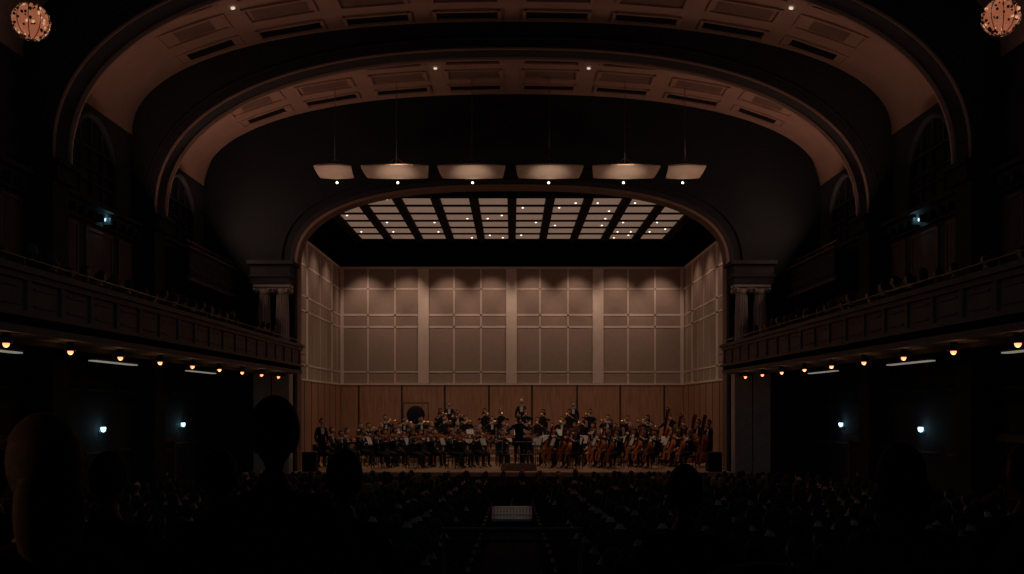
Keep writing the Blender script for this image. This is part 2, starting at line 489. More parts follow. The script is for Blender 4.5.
# chandeliers
def chandelier(x, y, z):
    b = MB(); R = .33; rr_ = random.Random(5)
    c = Vector((0, 0, 0))
    b.ell(c, (R * .86,) * 3, 'globe_core', None, 20, 14)
    N = 300
    for i in range(N):
        ph = math.acos(rr_.uniform(-1, 1)); th = rr_.uniform(0, 2 * pi)
        d = Vector((math.sin(ph) * math.cos(th), math.sin(ph) * math.sin(th), math.cos(ph)))
        r = rr_.uniform(.016, .034); k = rr_.random()
        b.ell(c + d * R * .93, (r, r, r), 'globe_bead' if k < .6 else ('globe_spark' if k < .7 else 'lamp_cup'), None, 6, 4)
    for k in range(5):
        t = pi * k / 5; b.tube([(R * math.cos(t) * math.sin(a), R * math.sin(t) * math.sin(a), R * math.cos(a)) for a in [2 * pi * j / 24 for j in range(25)]], .008, 'rail_brass', 5)
    top = vz(x) - z
    b.tube([c + Vector((0, 0, R * .9)), (0, 0, top)], .012, 'lamp_cup', 6)
    b.lathe([(.06, 0), (.1, .05), (.12, .1)], 'rail_brass', 12, T((0, 0, top - .12)))
    o = b.build('globe_chandelier'); o.location = (x, y, z)
chandelier(-8.66, 18, ZC + 6.9)
chandelier(8.8, 18, ZC + 6.98)

# acoustic reflectors: thin, gently curved rectangular panels
def reflector(W, top):
    rb = MB(); vs = []; fs = []
    NX, NY = 14, 6
    for t in (0, -.04):
        for j in range(NY + 1):
            for i in range(NX + 1):
                u = i / NX * 2 - 1; w = j / NY * 2 - 1
                vs.append((u * W * (1 - .05 * w), w * .5, -.05 * u * u * (1 - w) * .5 + .03 * u * u * (1 + w) * .5 - .13 * w + .04 * w * w + t))
    o2 = (NX + 1) * (NY + 1)
    for j in range(NY):
        for i in range(NX):
            a = j * (NX + 1) + i
            fs.append((a, a + 1, a + NX + 2, a + NX + 1)); fs.append((a + o2, a + NX + 1 + o2, a + NX + 2 + o2, a + 1 + o2))
    rb.add(vs, fs, 'reflector', True)
    rb.tube([(0, 0, 0), (0, 0, top)], .012, 'steel', 5)
    rb.tube([(-W * .6, 0, .0), (0, 0, .5), (W * .6, 0, .0)], .01, 'steel', 5)
    rb.tube([(0, .45, -.12), (0, .45, -.24)], .015, 'steel', 6)
    rb.ell((0, .45, -.27), (.045, .045, .04), 'downlight')
    return rb.mesh('acoustic_reflector')
for x in (-6.2, -4.05, -1.4, 1.3, 3.95, 6.05):
    zr = ZC + 8.15
    place(reflector(.62 if abs(x) > 6 else 1.12, vz(x) - zr - .01), 'acoustic_reflector', (x, 35.0, zr))
    light('SPOT', 'reflector_lamp', (x, 34.4, ZC + 7.0), 22 if abs(x) < 6 else 7, (1, .72, .54), (x, 35.0, ZC + 8.15), 74, .9, .1)

# ------------------------------------------------------------ stage
b = MB()
b.bb(-7.85, 7.85, 35.8, 37.0, .0, .86, 'stage_fascia')
b.bb(-7.85, 7.85, 35.7, 35.95, .84, 1.0, 'stage_lip')
b.bb(-7.85, 7.85, 35.95, 37.0, .84, 1.0, 'stage_floor')
b.bb(-7.85, 7.85, 37.0, 37.5, 0, 1.0, 'stage_floor')
b.bb(-8.3, 8.3, 37.5, 48.4, 0, 1.0, 'stage_floor')
x = -7.5
while x < 7.6: b.bb(x, x + .03, 35.77, 35.8, .05, .84, 'joint_dark'); x += 1.5
b.build('stage')

def riserfront(k, x):
    rx, ry, ylim = [(6.2, 5.1, 41.3), (7.4, 6.9, 43.3), (9.5, 8.5, 45.0)][k]
    e = 37.3 + ry * math.sqrt(max(0, 1 - (x / rx) ** 2)) if abs(x) < rx else 37.3
    return max(e, ylim)
RH = [.2, .45, .75]
for k in range(3):
    b = MB(); N = 48; vs = []; fs = []
    X = 7.9
    for i in range(N + 1):
        x = -X + 2 * X * i / N; yf = riserfront(k, x)
        zt = 1 + RH[k]
        vs += [(x, yf, 1.0), (x, yf, zt), (x, 48.2, zt), (x, 48.2, 1.0)]
    for i in range(N):
        a = 4 * i; c = a + 4
        fs += [(a, c, c + 1, a + 1), (a + 1, c + 1, c + 2, a + 2), (a + 2, c + 2, c + 3, a + 3)]
    fs += [(0, 1, 2, 3), (4 * N + 3, 4 * N + 2, 4 * N + 1, 4 * N)]
    b.add(vs, fs, 'stage_floor'); b.build('stage_riser')
def sfloor(x, y):
    z = 1.0
    for k in range(3):
        if abs(x) < 7.9 and y > riserfront(k, x): z = 1 + RH[k]
    return z

# stage shell walls
BX, BY, SZT = 8.35, 48.5, ZC + 6.65
WZ = ZC + 1.0
b = MB()
b.bb(-BX, BX, BY, BY + .2, 1.0, SZT, 'shell_panel')
b.bb(-BX, BX, BY - .06, BY, 1.0, WZ, 'shell_wood')
b.bb(-BX, BX, BY - .08, BY, WZ - .03, WZ + .04, 'shell_strip')
b.bb(-BX, BX, BY - .03, BY + .25, SZT - .06, SZT + .05, 'shell_strip')
px = lambda u: (u - 510) * .0485
for u in (357, 400, 443, 487, 530, 575, 618, 662): b.bb(px(u) - .04, px(u) + .04, BY - .075, BY, 1.0, WZ - .03, 'joint_dark')
for u in (421.5, 509.5, 596): b.bb(px(u) - .26, px(u) + .26, BY - .08, BY, WZ + .03, SZT, 'shell_strip')
for u in (340, 680): b.bb(px(u) - .08, px(u) + .08, BY - .04, BY, WZ + .03, SZT, 'shell_strip')
for u in (366, 393, 452, 479, 538, 566, 626, 653): b.bb(px(u) - .035, px(u) + .035, BY - .012, BY, WZ, SZT, 'shell_strip')
for v, h in ((372, .035), (327, .05), (315, .05), (289, .03)):
    z = ZC + (405 - v) * .0485
    b.bb(-BX, BX, BY - .012, BY, z - h, z + h, 'shell_strip')
b.build('wall_stage_back')
for sd, nm in ((-1, 'wall_stage_left'), (1, 'wall_stage_right')):
    b = MB()
    b.bb(sd * BX, sd * (BX + .2), 37.5, BY + .2, 1.0, SZT, 'shell_panel')
    b.bb(sd * (BX - .04), sd * BX, 37.5, BY, 1.0, WZ, 'shell_wood')
    b.bb(sd * (BX - .06), sd * BX, 37.5, BY, WZ - .03, WZ + .04, 'shell_strip')
    b.bb(sd * (BX - .03), sd * (BX + .25), 37.5, BY, SZT - .06, SZT + .05, 'shell_strip')
    for i in range(8):
        y = 37.9 + i * 1.4
        w = .2 if i % 4 == 2 else .03
        b.bb(sd * (BX - .015), sd * BX, y - w, y + w, WZ, SZT, 'shell_strip')
        b.bb(sd * (BX - .05), sd * BX, y + .7, y + .76, 1.0, WZ - .03, 'joint_dark')
    for v in (372, 327, 315, 289):
        z = ZC + (405 - v) * .0485
        b.bb(sd * (BX - .015), sd * BX, 37.5, BY, z - .035, z + .035, 'shell_strip')
    b.build(nm)
# black stage house
b = MB()
b.bb(-9.6, 9.6, 49.2, 49.4, 0, 12.3, 'black_void')
b.bb(-9.6, -9.4, 37.5, 49.2, 0, 12.3, 'black_void'); b.bb(9.4, 9.6, 37.5, 49.2, 0, 12.3, 'black_void')
b.build('wall_stagehouse')
b = MB(); b.bb(-9.6, 9.6, 37.5, 49.4, 12.1, 12.3, 'black_void'); b.build('ceiling_stagehouse')
# ceiling grid of cream panels, weak emission added so they look lit
b = MB(); ZP = ZC + 7.9; random.seed(3)
pitch = 1.46
for i in range(10):
    xc = (i - 4.5) * pitch
    for j in range(6):
        yc = 38.75 + j * 1.62
        w = pitch - .36
        b.bb(xc - w / 2, xc + w / 2, yc - .66, yc + .66, ZP, ZP + .1, 'ceil_panel')
        for dx in (-.3, .3):
            if random.random() < .3:
                b.lathe([(.035, -.02), (.035, .01)], 'downlight', 10, T((xc + dx, yc + random.choice((-.35, .35)), ZP - .0)))
for i in range(11):
    xc = (i - 5) * pitch; b.bb(xc - .17, xc + .17, 37.8, 48.0, ZP - .12, ZP + .12, 'black_void')
for j in range(7):
    yc = 37.94 + j * 1.62; b.bb(-7.3, 7.3, yc - .12, yc + .12, ZP - .04, ZP + .1, 'black_void')
b.bb(-7.4, 7.4, 37.85, 47.8, ZP + .1, ZP + .2, 'black_void')
for x in (-6, -2, 2, 6):
    for y in (39, 43, 47): b.tube([(x, y, ZP + .1), (x, y, 12.1)], .03, 'steel', 6)
b.build('stage_ceiling_grid')

# stage lights
WARM = (1, .73, .56)
for i in range(8):
    x = (i - 3.5) * 2.02
    light('SPOT', 'wall_wash_light', (x, BY - 1.6, ZC + 7.55), 240, WARM, (x, BY - .1, ZC + 2.9), 68, .85, .1)
for sd in (-1, 1):
    for y in (39.4, 42.2, 45.0):
        light('SPOT', 'side_wash_light', (sd * (BX - 1.6), y, ZC + 7.5), 105, WARM, (sd * (BX - .1), y, ZC + 2.8), 80, .8, .1)
for x in (-5.5, -1.9, 1.9, 5.5):
    for y in (39.5, 43.5):
        light('SPOT', 'stage_downlight', (x, y, ZC + 7.7), 200, WARM, (x * .9, y + .3, 1), 80, .6, .12)
for x in (-4, 4):
    light('SPOT', 'front_stage_light', (x, 33.5, ZC + 9.2), 480, WARM, (x * .8, 41.0, 1.2), 46, .6, .12)

# hall vault uplights (cove lamps on the cornice)
VC = (1, .56, .41)
for sd in (-1, 1):
    for (y, p) in ((33.9, 78), (27.0, 32), (20.2, 7)):
        light('AREA', 'cove_light', (sd * 10.6, y, ZC + 5.75), p, VC, (sd * 2.0, y, ZC + 11.5), size=(4.0, .3))
# added dim cool fill to lift the blacks, not a hall lamp
light('AREA', 'cool_fill', (0, 8, ZC + 10.6), 60, (.2, .68, 1), (0, 30, 9), size=(10, 12))
# spots added under the rear balconies to light the nearest listeners
for sd, p in ((-1, 60), (1, 18)):
    b = MB()
    b.lathe([(.05, 0), (.07, .02), (.07, .2), (.05, .22)], 'chair_black', 14); b.tube([(0, 0, .2), (0, 0, .36)], .015, 'steel', 6)
    o = b.build('added_rear_spot'); o.location = (sd * 7.75, 1.4, 4.24)
    light('SPOT', 'added_rear_spot_lamp', (sd * 7.75, 1.4, 4.2), p, (1, .6, .42), (sd * 1.3, 2.6, 3.0), 9, .8, .04)
light('SPOT', 'desk_spot_light', (0, 26.0, 7.5), 45, (1, .8, .65), (0, 24.9, .8), 9, .5, .04)  # narrow spot from above onto the mixing desk

w = bpy.data.worlds.new('World'); sc.world = w; w.use_nodes = True
w.node_tree.nodes['Background'].inputs[0].default_value = (.001, .003, .004, 1)

# ------------------------------------------------------------ people
def skin_body(nodes, edges, root, cls, b):
    names = list(nodes); idx = {n: i for i, n in enumerate(names)}
    me = bpy.data.meshes.new('t'); me.from_pydata([nodes[n][0] for n in names], [(idx[a], idx[c]) for a, c in edges], [])
    ob = bpy.data.objects.new('t', me); sc.collection.objects.link(ob)
    ob.modifiers.new('s', 'SKIN')
    if not me.skin_vertices:
        bpy.context.view_layer.objects.active = ob
        bpy.ops.mesh.customdata_skin_add()
    for n in names:
        d = me.skin_vertices[0].data[idx[n]]; d.radius = (nodes[n][1], nodes[n][2]); d.use_root = (n == root)
    ss = ob.modifiers.new('u', 'SUBSURF'); ss.levels = 2; ss.render_levels = 2
    dg = bpy.context.evaluated_depsgraph_get(); dg.update()
    em = bpy.data.meshes.new_from_object(ob.evaluated_get(dg))
    o = len(b.v)
    vv = [v.co.copy() for v in em.vertices]
    b.v += [v[:] for v in vv]
    for p in em.polygons:
        b.f.append([i + o for i in p.vertices]); b.m.append(cls(p.center)); b.s.append(True)
    bpy.data.objects.remove(ob); bpy.data.meshes.remove(em); bpy.data.meshes.remove(me)

def hand(b, w, d, n, side, m):
    d = Vector(d).normalized(); n = Vector(n); n = (n - d * n.dot(d)).normalized(); s = d.cross(n) * side
    w = Vector(w)
    M = lookM(w + d * .045, d, n)
    b.ell((0, 0, 0), (.042, .018, .055), m, M, 10, 6)
    for i, L in enumerate((.062, .075, .07, .052)):
        p0 = w + d * .08 + s * (1.5 - i) * .021
        p1 = p0 + d * L * .45 + n * L * .1
        p2 = p1 + d * L * .25 + n * L * .32
        p3 = p2 - d * L * .03 + n * L * .28
        b.tube([p0 - d * .02, p0, p1, p2, p3], [.010, .010, .009, .008, .006], m, 6)
    p0 = w + d * .025 + s * .034
    b.tube([p0 - s * .01, p0 + s * .02 + d * .02, p0 + s * .028 + d * .05 + n * .02], [.013, .012, .008], m, 6)

def head(b, c, look, yaw=0, pitch=0):
    sk, hr, style = look['skin'], look['hair'], look['style']
    M = T(c) @ Matrix.Rotation(yaw, 4, 'Z') @ Matrix.Rotation(pitch, 4, 'X')
    def df(p):
        q = p.copy()
        if q.z < 0: q.x *= 1 + q.z * 2.2; q.y *= (1 + q.z * 1.0)
        if q.y < 0: q.y *= .95
        if q.y < -.06 and -.0 < q.z < .03: q.y += .006
        return q
    b.ell((0, 0, 0), (.078, .1, .12), sk, M, 20, 14, None, df)
    b.ell((0, .0, -.1), (.035, .04, .04), sk, M, 10, 6)
    b.tube([(0, -.088, .018), (0, -.105, -.012), (0, -.113, -.028), (0, -.09, -.036)], [.008, .012, .015, .01], sk, 8, M)
    for s in (-1, 1):
        b.ell((s * .03, -.082, .012), (.013, .008, .008), 'shirt_white', M, 8, 6)
        b.ell((s * .03, -.089, .012), (.006, .004, .006), 'eye_dark', M, 6, 4)
        b.box((s * .03, -.09, .03), (.03, .008, .006), hr, M)
        b.ell((s * .078, .005, -.005), (.01, .02, .032), sk, M, 8, 6)
    b.ell((0, -.082, -.06), (.025, .01, .008), 'lip', M, 8, 5)
    if style == 'short':
        b.ell((0, .012, .014), (.088, .106, .125), hr, M, 20, 14, lambda p: (p.z > .045 or (p.y > .015 and p.z > -.07)) and not (p.y < -.07 and p.z < .075))
    elif style == 'long':
        b.ell((0, .015, .014), (.094, .112, .128), hr, M, 20, 14, lambda p: (p.z > .045 or p.y > -.01) and not (p.y < -.07 and p.z < .08))
        b.ell((0, .065, -.12), (.09, .055, .17), hr, M, 14, 10)
    elif style == 'bun':
        b.ell((0, .012, .012), (.087, .107, .126), hr, M, 20, 14, lambda p: (p.z > .05 or (p.y > .0 and p.z > -.07)) and not (p.y < -.07 and p.z < .08))
        b.ell((0, .13, .03), (.045, .045, .045), hr, M, 10, 8)
    elif style == 'bald':
        b.ell((0, .012, .0), (.085, .104, .1), hr, M, 20, 14, lambda p: p.y > -.01 and p.z < .045 and p.z > -.07)

def outline_prism(b, zw, D, m, M, W, L):
    pts = [(w * W / 2, t * L) for t, w in zw]; loop = pts + [(-x, z) for x, z in reversed(pts)]
    n = len(loop); vs = [(x, -D / 2, z) for x, z in loop] + [(x, D / 2, z) for x, z in loop]
    fs = []
    k = len(zw)
    for i in range(k - 1):
        fs.append((i, i + 1, n - 2 - i, n - 1 - i)); fs.append((n + i, n + n - 1 - i, n + n - 2 - i, n + i + 1))
    for i in range(n): fs.append((i, n + i, n + (i + 1) % n, (i + 1) % n))
    b.add(vs, fs, m, False, M)
def strings(b, L, W, D, NL, M, m):
    zw = [(0, .25), (.02, .5), (.07, .8), (.14, .96), (.23, 1), (.33, .9), (.42, .66), (.5, .6), (.58, .62), (.65, .74), (.74, .8), (.84, .78), (.92, .6), (.97, .35), (1, .12)]
    outline_prism(b, zw, D, m, M, W, L)
    b.box((0, -D / 2 - .06 * W, L * .9 + NL * .45), (.13 * W, .05 * W, L * .5 + NL), 'ebony', M)
    b.box((0, -D / 2 + .02 * W, L + NL * .5), (.12 * W, .12 * W, NL), m, M)
    b.ell((0, -D / 2 + .02 * W, L + NL * 1.08), (.08 * W, .13 * W, .15 * W), m, M, 10, 8)
    for s in (-1, 1): b.box((s * .13 * W, -D / 2, L + NL * 1.0), (.16 * W, .03 * W, .03 * W), 'ebony', M)
    b.box((0, -D / 2 - .06 * W, L * .44), (.2 * W, .02 * W, .13 * W), 'varnish_dark', M)
    b.box((0, -D / 2 - .03 * W, L * .2), (.12 * W, .04 * W, L * .26), 'ebony', M)
    for s in (-1, 1): b.box((s * .2 * W, -D / 2 - .002, L * .46), (.03 * W, .006, L * .16), 'ebony', M)

def figure(pose, look, yaw=0, pitch=0.05):
    b = MB()
    stand = pose in ('bass', 'conductor', 'stand', 'timp')
    dz = .39 if stand else 0
    V = lambda x, y, z: (x, y, z + dz)
    arm = {
        'violin': ((.29, -.2, .86), (.33, -.41, .99), (-.37, -.14, .88), (-.24, -.4, 1.0)),
        'cello': ((.4, -.16, .96), (.2, -.27, 1.09), (-.4, -.17, .8), (-.33, -.44, .66)),
        'wind': ((.28, -.14, .82), (.09, -.3, .95), (-.28, -.14, .78), (-.08, -.34, .84)),
        'brass': ((.31, -.18, .9), (.1, -.34, 1.1), (-.31, -.18, .9), (-.1, -.3, 1.1)),
        'bass': ((.42, -.1, .98), (.25, -.2, 1.16), (-.38, -.2, .78), (-.22, -.42, .62)),
        'conductor': ((.36, -.15, .86), (.42, -.4, 1.03), (-.38, -.15, .86), (-.4, -.42, 1.08)),
        'stand': ((.25, .02, .76), (.25, -.05, .52), (-.25, .02, .76), (-.25, -.05, .52)),
        'timp': ((.3, -.08, .78), (.2, -.34, .74), (-.3, -.08, .78), (-.2, -.34, .78)),
        'listen': ((.27, -.02, .8), (.12, -.26, .69), (-.27, -.02, .8), (-.12, -.27, .69)),
    }[pose]
    eL, wL, eR, wR = [V(*a) for a in arm]
    fem = look.get('fem'); k = .93 if fem else 1
    N = {
        'pel': (V(0, 0, .56), .14, .125), 'sp': (V(0, .0, .74), .125 * k, .11 * k), 'ch': (V(0, 0, .93), .145 * k, .12 * k),
        'nb': (V(0, 0, 1.08), .065, .065), 'nt': (V(0, -.01, 1.19), .05, .05),
        'sL': (V(.165 * k, 0, 1.02), .072 * k, .075 * k), 'eL': (eL, .048, .048), 'wL': (wL, .03, .03),
        'sR': (V(-.165 * k, 0, 1.02), .072 * k, .075 * k), 'eR': (eR, .048, .048), 'wR': (wR, .03, .03)}
    E = [('pel', 'sp'), ('sp', 'ch'), ('ch', 'nb'), ('nb', 'nt'), ('ch', 'sL'), ('sL', 'eL'), ('eL', 'wL'), ('ch', 'sR'), ('sR', 'eR'), ('eR', 'wR')]
    for s, q in ((1, 'L'), (-1, 'R')):
        if stand:
            N['h' + q] = ((s * .1, 0, .88), .1, .1); N['k' + q] = ((s * .11, -.01, .5), .068, .068)
            N['a' + q] = ((s * .12, .02, .1), .045, .045); N['t' + q] = ((s * .13, -.13, .045), .04, .035)
        else:
            kx = .27 if pose == 'cello' else .12
            N['h' + q] = ((s * .1, -.04, .545), .095, .09); N['k' + q] = ((s * kx, -.44, .51), .068, .068)
            N['a' + q] = ((s * (kx + .02), -.42, .1), .045, .045); N['t' + q] = ((s * (kx + .04), -.56, .045), .04, .035)
        E += [('pel', 'h' + q), ('h' + q, 'k' + q), ('k' + q, 'a' + q), ('a' + q, 't' + q)]
    sleeve = look.get('sleeve', True)
    def cls(c):
        z = c.z - dz
        for (w_, e_) in ((wL, eL), (wR, eR)):
            if (c - Vector(w_)).length < (.045 if sleeve else .2) : return look['skin'] if not (sleeve and look['shirt']) or (c - Vector(w_)).length < .03 else 'shirt_white'
        if z > 1.1 and abs(c.x) < .1:
            return 'shirt_white' if (look['shirt'] and z < 1.135) else look['skin']
        if look['shirt'] and c.y < -.05 and abs(c.x) < .015 + .05 * max(0, (z - .78) / .3) and z > .78 and z < 1.14: return 'shirt_white'
        if c.z < .1: return 'ebony'
        return look['cloth']
    skin_body(N, E, 'pel', cls, b)
    head(b, V(0, -.03, 1.29), look, yaw, pitch)
    if look['shirt']:
        for s in (-1, 1): b.ell(V(s * .03, -.085, 1.09), (.028, .014, .018), 'shirt_white' if look.get('white_tie') else 'ebony', None, 8, 6)
    dL = Vector(wL) - Vector(eL); dR = Vector(wR) - Vector(eR)
    nL, nR = Vector((-1, 0, -.3)), Vector((1, 0, -.3))
    if pose == 'listen': nL = nR = Vector((0, 0, -1))
    if pose in ('conductor', 'timp'): nL = nR = Vector((0, 0, -1))
    if pose == 'violin': dL = Vector((0, -.25, 1)); nL = Vector((.0, 1, 0.2)); dR = Vector((1, -.4, .1)); nR = Vector((0, 0, -1))
    hand(b, wL, dL, nL, -1, look['skin']); hand(b, wR, dR, nR, 1, look['skin'])
    wood = look.get('wood', 'varnish')
    if pose == 'violin':
        M = lookM((.11, -.09, 1.13), (.48, -.86, -.03), (0, .0, -1))
        strings(b, .37, .22, .05, .15, M, wood)
        b.tube([(-.14, -.44, 1.04), (.42, -.2, 1.25)], .008, 'varnish_dark', 5)
    if pose == 'cello':
        M = lookM((-.02, -.44, .24), (.13, .2, .97), (0, 1, -.2))
        strings(b, .76, .45, .13, .4, M, wood)
        b.tube([(-.02, -.44, .25), (-.04, -.5, 0.01)], .008, 'steel', 5)
        b.tube([(-.34, -.56, .62), (.38, -.5, .72)], .009, 'varnish_dark', 5)
    if pose == 'wind':
        b.tube([(0, -.12, 1.21), (0, -.2, 1.09), (0, -.42, .78), (0, -.47, .71)], [.008, .014, .016, .034], 'ebony' if wood == 'varnish' else 'varnish_dark', 8)
        for k2 in range(4): b.ell((.0, -.24 - .05 * k2, 1.05 - .07 * k2), (.02, .008, .008), 'steel', None, 6, 4)
    if pose == 'brass':
        b.tube([(0, -.13, 1.21), (0, -.5, 1.18), (0, -.6, 1.17), (0, -.66, 1.165)], [.008, .012, .03, .065], 'brass', 12)
        b.tube([(0, -.2, 1.2), (0, -.2, 1.11), (0, -.45, 1.09), (0, -.47, 1.18)], .01, 'brass', 6)
        for k2 in range(3): b.tube([(0, -.28 - .035 * k2, 1.08), (0, -.28 - .035 * k2, 1.25)], .012, 'brass', 6)
    if pose == 'bass':
        M = lookM((.06, -.42, .16), (.1, .12, .98), (0, 1, -.12))
        strings(b, 1.1, .68, .2, .62, M, wood)
        b.tube([(.06, -.42, .17), (.05, -.44, .01)], .01, 'steel', 5)
        b.tube([(-.25, -.56, 1.0), (.42, -.56, 1.02)], .01, 'varnish_dark', 5)
    if pose == 'conductor': b.tube([Vector(wR) + Vector((0, -.05, .02)), Vector(wR) + Vector((.12, -.38, .16))], .006, 'shirt_white', 5)
    if pose == 'timp':
        for w_ in (wL, wR):
            p = Vector(w_); b.tube([p + Vector((0, -.05, 0)), p + Vector((0, -.38, -.03))], .007, 'varnish', 5); b.ell(p + Vector((0, -.4, -.03)), (.025,) * 3, 'paper', None, 8, 6)
    return b.mesh(pose)

def L_(cloth, shirt, skin, hair, style, **k):
    d = dict(cloth=cloth, shirt=shirt, skin=skin, hair=hair, style=style); d.update(k); return d
men = [L_('tux_black', True, 'skin_light', 'hair_brown', 'short'), L_('tux_black', True, 'skin_tan', 'hair_black', 'short', wood='varnish_dark'),
       L_('tux_black', True, 'skin_light', 'hair_gray', 'bald')]
wom = [L_('dress_black', False, 'skin_light', 'hair_blond', 'long', fem=True, sleeve=False), L_('dress_black', False, 'skin_light', 'hair_brown', 'bun', fem=True, wood='varnish_dark'),
       L_('dress_black', False, 'skin_tan', 'hair_black', 'long', fem=True, sleeve=False)]
F = {}
for pose in ('violin', 'cello', 'wind', 'brass'):
    F[pose] = [figure(pose, lk, yaw=random.uniform(-.25, .25), pitch=.12) for lk in (men[0], wom[0], men[1], wom[1], wom[2])]
F['bass'] = [figure('bass', men[1]), figure('bass', men[0])]
F['stand'] = [figure('stand', men[2]), figure('stand', men[0])]
F['timp'] = [figure('timp', men[0])]
cond = figure('conductor', L_('tux_black', True, 'skin_light', 'hair_gray', 'short', white_tie=True))

# chair + stand
cb = MB()
cb.box((0, -.05, .44), (.44, .44, .05), 'chair_black')
for (x, y) in ((-.19, -.24), (.19, -.24)): cb.tube([(x, y, .42), (x * 1.05, y, 0)], .014, 'chair_black', 6)
for x in (-.19, .19): cb.tube([(x, .15, .0), (x, .13, .45), (x, .2, .88)], .014, 'chair_black', 6)
cb.box((0, .185, .74), (.4, .03, .26), 'chair_black', None)
chair = cb.mesh('orchestra_chair')
mb_ = MB()
for k in range(3):
    t = 2 * pi * k / 3; mb_.tube([(0, 0, .16), (.22 * math.cos(t), .22 * math.sin(t), .01)], .01, 'chair_black', 5)
mb_.tube([(0, 0, .1), (0, 0, .95)], .012, 'chair_black', 6)
M = T((0, 0, 1.0)) @ Matrix.Rotation(math.radians(20), 4, 'X')
mb_.box((0, 0, 0), (.5, .015, .32), 'chair_black', M); mb_.box((0, .03, -.16), (.5, .06, .012), 'chair_black', M)
mb_.box((-.11, .012, .01), (.21, .006, .28), 'paper', M); mb_.box((.11, .012, .01), (.21, .006, .28), 'paper', M)
mstand = mb_.mesh('music_stand')

CX, CYc = .25, 37.5
label = {'violin': 'violinist', 'cello': 'cellist', 'wind': 'clarinetist', 'brass': 'trumpeter', 'bass': 'double_bassist'}
rings = [(2.4, 1.5, 2, 178, 8), (3.9, 2.7, 3, 177, 12), (5.3, 3.9, 4, 176, 16), (6.7, 5.3, 6, 174, 20), (7.7, 6.9, 10, 170, 21), (7.9, 8.7, 36, 144, 16)]
for ri, (rx, ry, a0, a1, n) in enumerate(rings):
    for i in range(n):
        th = a0 + (a1 - a0) * i / (n - 1)
        t = math.radians(th + random.uniform(-1, 1))
        x = CX * .5 + rx * math.cos(t) + random.uniform(-.07, .07); y = CYc + ry * math.sin(t) + random.uniform(-.06, .06)
        y = max(y, 37.75)
        if abs(x) > 7.65: x = math.copysign(7.65, x)
        if ri <= 1: kind = 'violin' if th > 70 else 'cello'
        elif ri == 2: kind = 'violin' if th > 115 else ('wind' if th > 70 else 'cello')
        elif ri == 3: kind = 'violin' if th > 135 else ('wind' if th > 50 else 'cello')
        elif ri == 4: kind = 'brass' if 50 < th < 130 else ('wind' if th >= 130 else 'bass' if th < 36 else 'wind')
        else: kind = 'brass'
        d = Vector((CX - x, CYc - .3 - y)); rz = math.atan2(d.x, -d.y)
        z = sfloor(x, y)
        me = random.choice(F[kind])
        place(me, label[kind], (x, y, z), rz + random.uniform(-.1, .1), sca=random.uniform(1.0, 1.09))
        if kind != 'bass': place(chair, 'orchestra_chair', (x, y, z), rz)
        dn_ = d.normalized()
        if i % 2 == 0 and ri < 5:
            sx, sy = x + dn_.x * .95, y + dn_.y * .95
            if (Vector((sx, sy)) - Vector((CX, CYc - .3))).length > 1.0: place(mstand, 'music_stand', (sx, sy, sfloor(sx, sy)), rz + pi)
# conductor with podium & rail & stand
b = MB()
b.bb(CX - .65, CX + .65, 36.4, 37.6, 1.0, 1.2, 'shell_wood'); b.bb(CX - .62, CX + .62, 36.43, 37.57, 1.2, 1.215, 'floor_carpet')
for x in (CX - .6, CX + .6): b.tube([(x, 36.45, 1.2), (x, 36.45, 2.05)], .018, 'steel', 6)
b.tube([(CX - .6, 36.45, 2.05), (CX + .6, 36.45, 2.05)], .02, 'steel', 6)
b.tube([(CX - .6, 36.45, 1.6), (CX + .6, 36.45, 1.6)], .015, 'steel', 6)
b.build('conductor_podium')
place(cond, 'conductor', (CX, 37.0, 1.215), pi)
place(mstand, 'music_stand', (CX, 37.95, 1.0), 0)
place(F['stand'][0], 'standing_singer', (.45, 47.2, 1.75), 0, sca=1.08)
place(F['stand'][1], 'standing_singer', (2.9, 47.4, 1.75), 0)
place(F['stand'][1], 'standing_singer', (-7.3, 38.3, 1.0), -.5 + pi * .4, sca=1.05)
# timpani
tb = MB()
tb.lathe([(.06, .35), (.2, .4), (.31, .55), (.34, .8), (.35, .82)], 'copper', 24)
tb.lathe([(.36, .8), (.365, .84), (.35, .85)], 'steel', 24)
tb.lathe([(.34, .845), (.001, .855)], 'timp_skin', 24)
for k in range(4):
    t = pi / 4 + pi / 2 * k; tb.tube([(.36 * math.cos(t), .36 * math.sin(t), .8), (.25 * math.cos(t), .25 * math.sin(t), .2), (.3 * math.cos(t), .3 * math.sin(t), .01)], .015, 'steel', 6)
tb.tube([(0, 0, .12), (0, 0, .4)], .05, 'steel', 8)
tm = tb.mesh('timpani')
for i, dx in enumerate((-.78, 0, .78)): place(tm, 'timpani', (-3.0 + dx, 47.15 - .15 * abs(i - 1), 1.75))
place(F['timp'][0], 'timpanist', (-3.0, 47.85, 1.75), 0)
# gong
gb = MB()
for x in (-.6, .6): gb.tube([(x, 0, 0.0), (x, 0, 1.75)], .025, 'chair_black', 8); gb.tube([(x, -.25, .02), (x, .25, .02)], .02, 'chair_black', 6)
gb.tube([(-.6, 0, 1.75), (.6, 0, 1.75)], .025, 'chair_black', 8)
gb.lathe([(.42, -.04), (.44, 0), (.42, .03), (.3, .035), (.1, .05), (.01, .06)], 'slot_dark', 28, T((0, 0, 1.18)) @ Matrix.Rotation(pi / 2, 4, 'X'))
for x in (-.2, .2): gb.tube([(x, 0, 1.54), (x, 0, 1.75)], .008, 'brass', 5)
place(gb.mesh('tam_tam_gong'), 'tam_tam_gong', (-4.6, 47.8, 1.75))

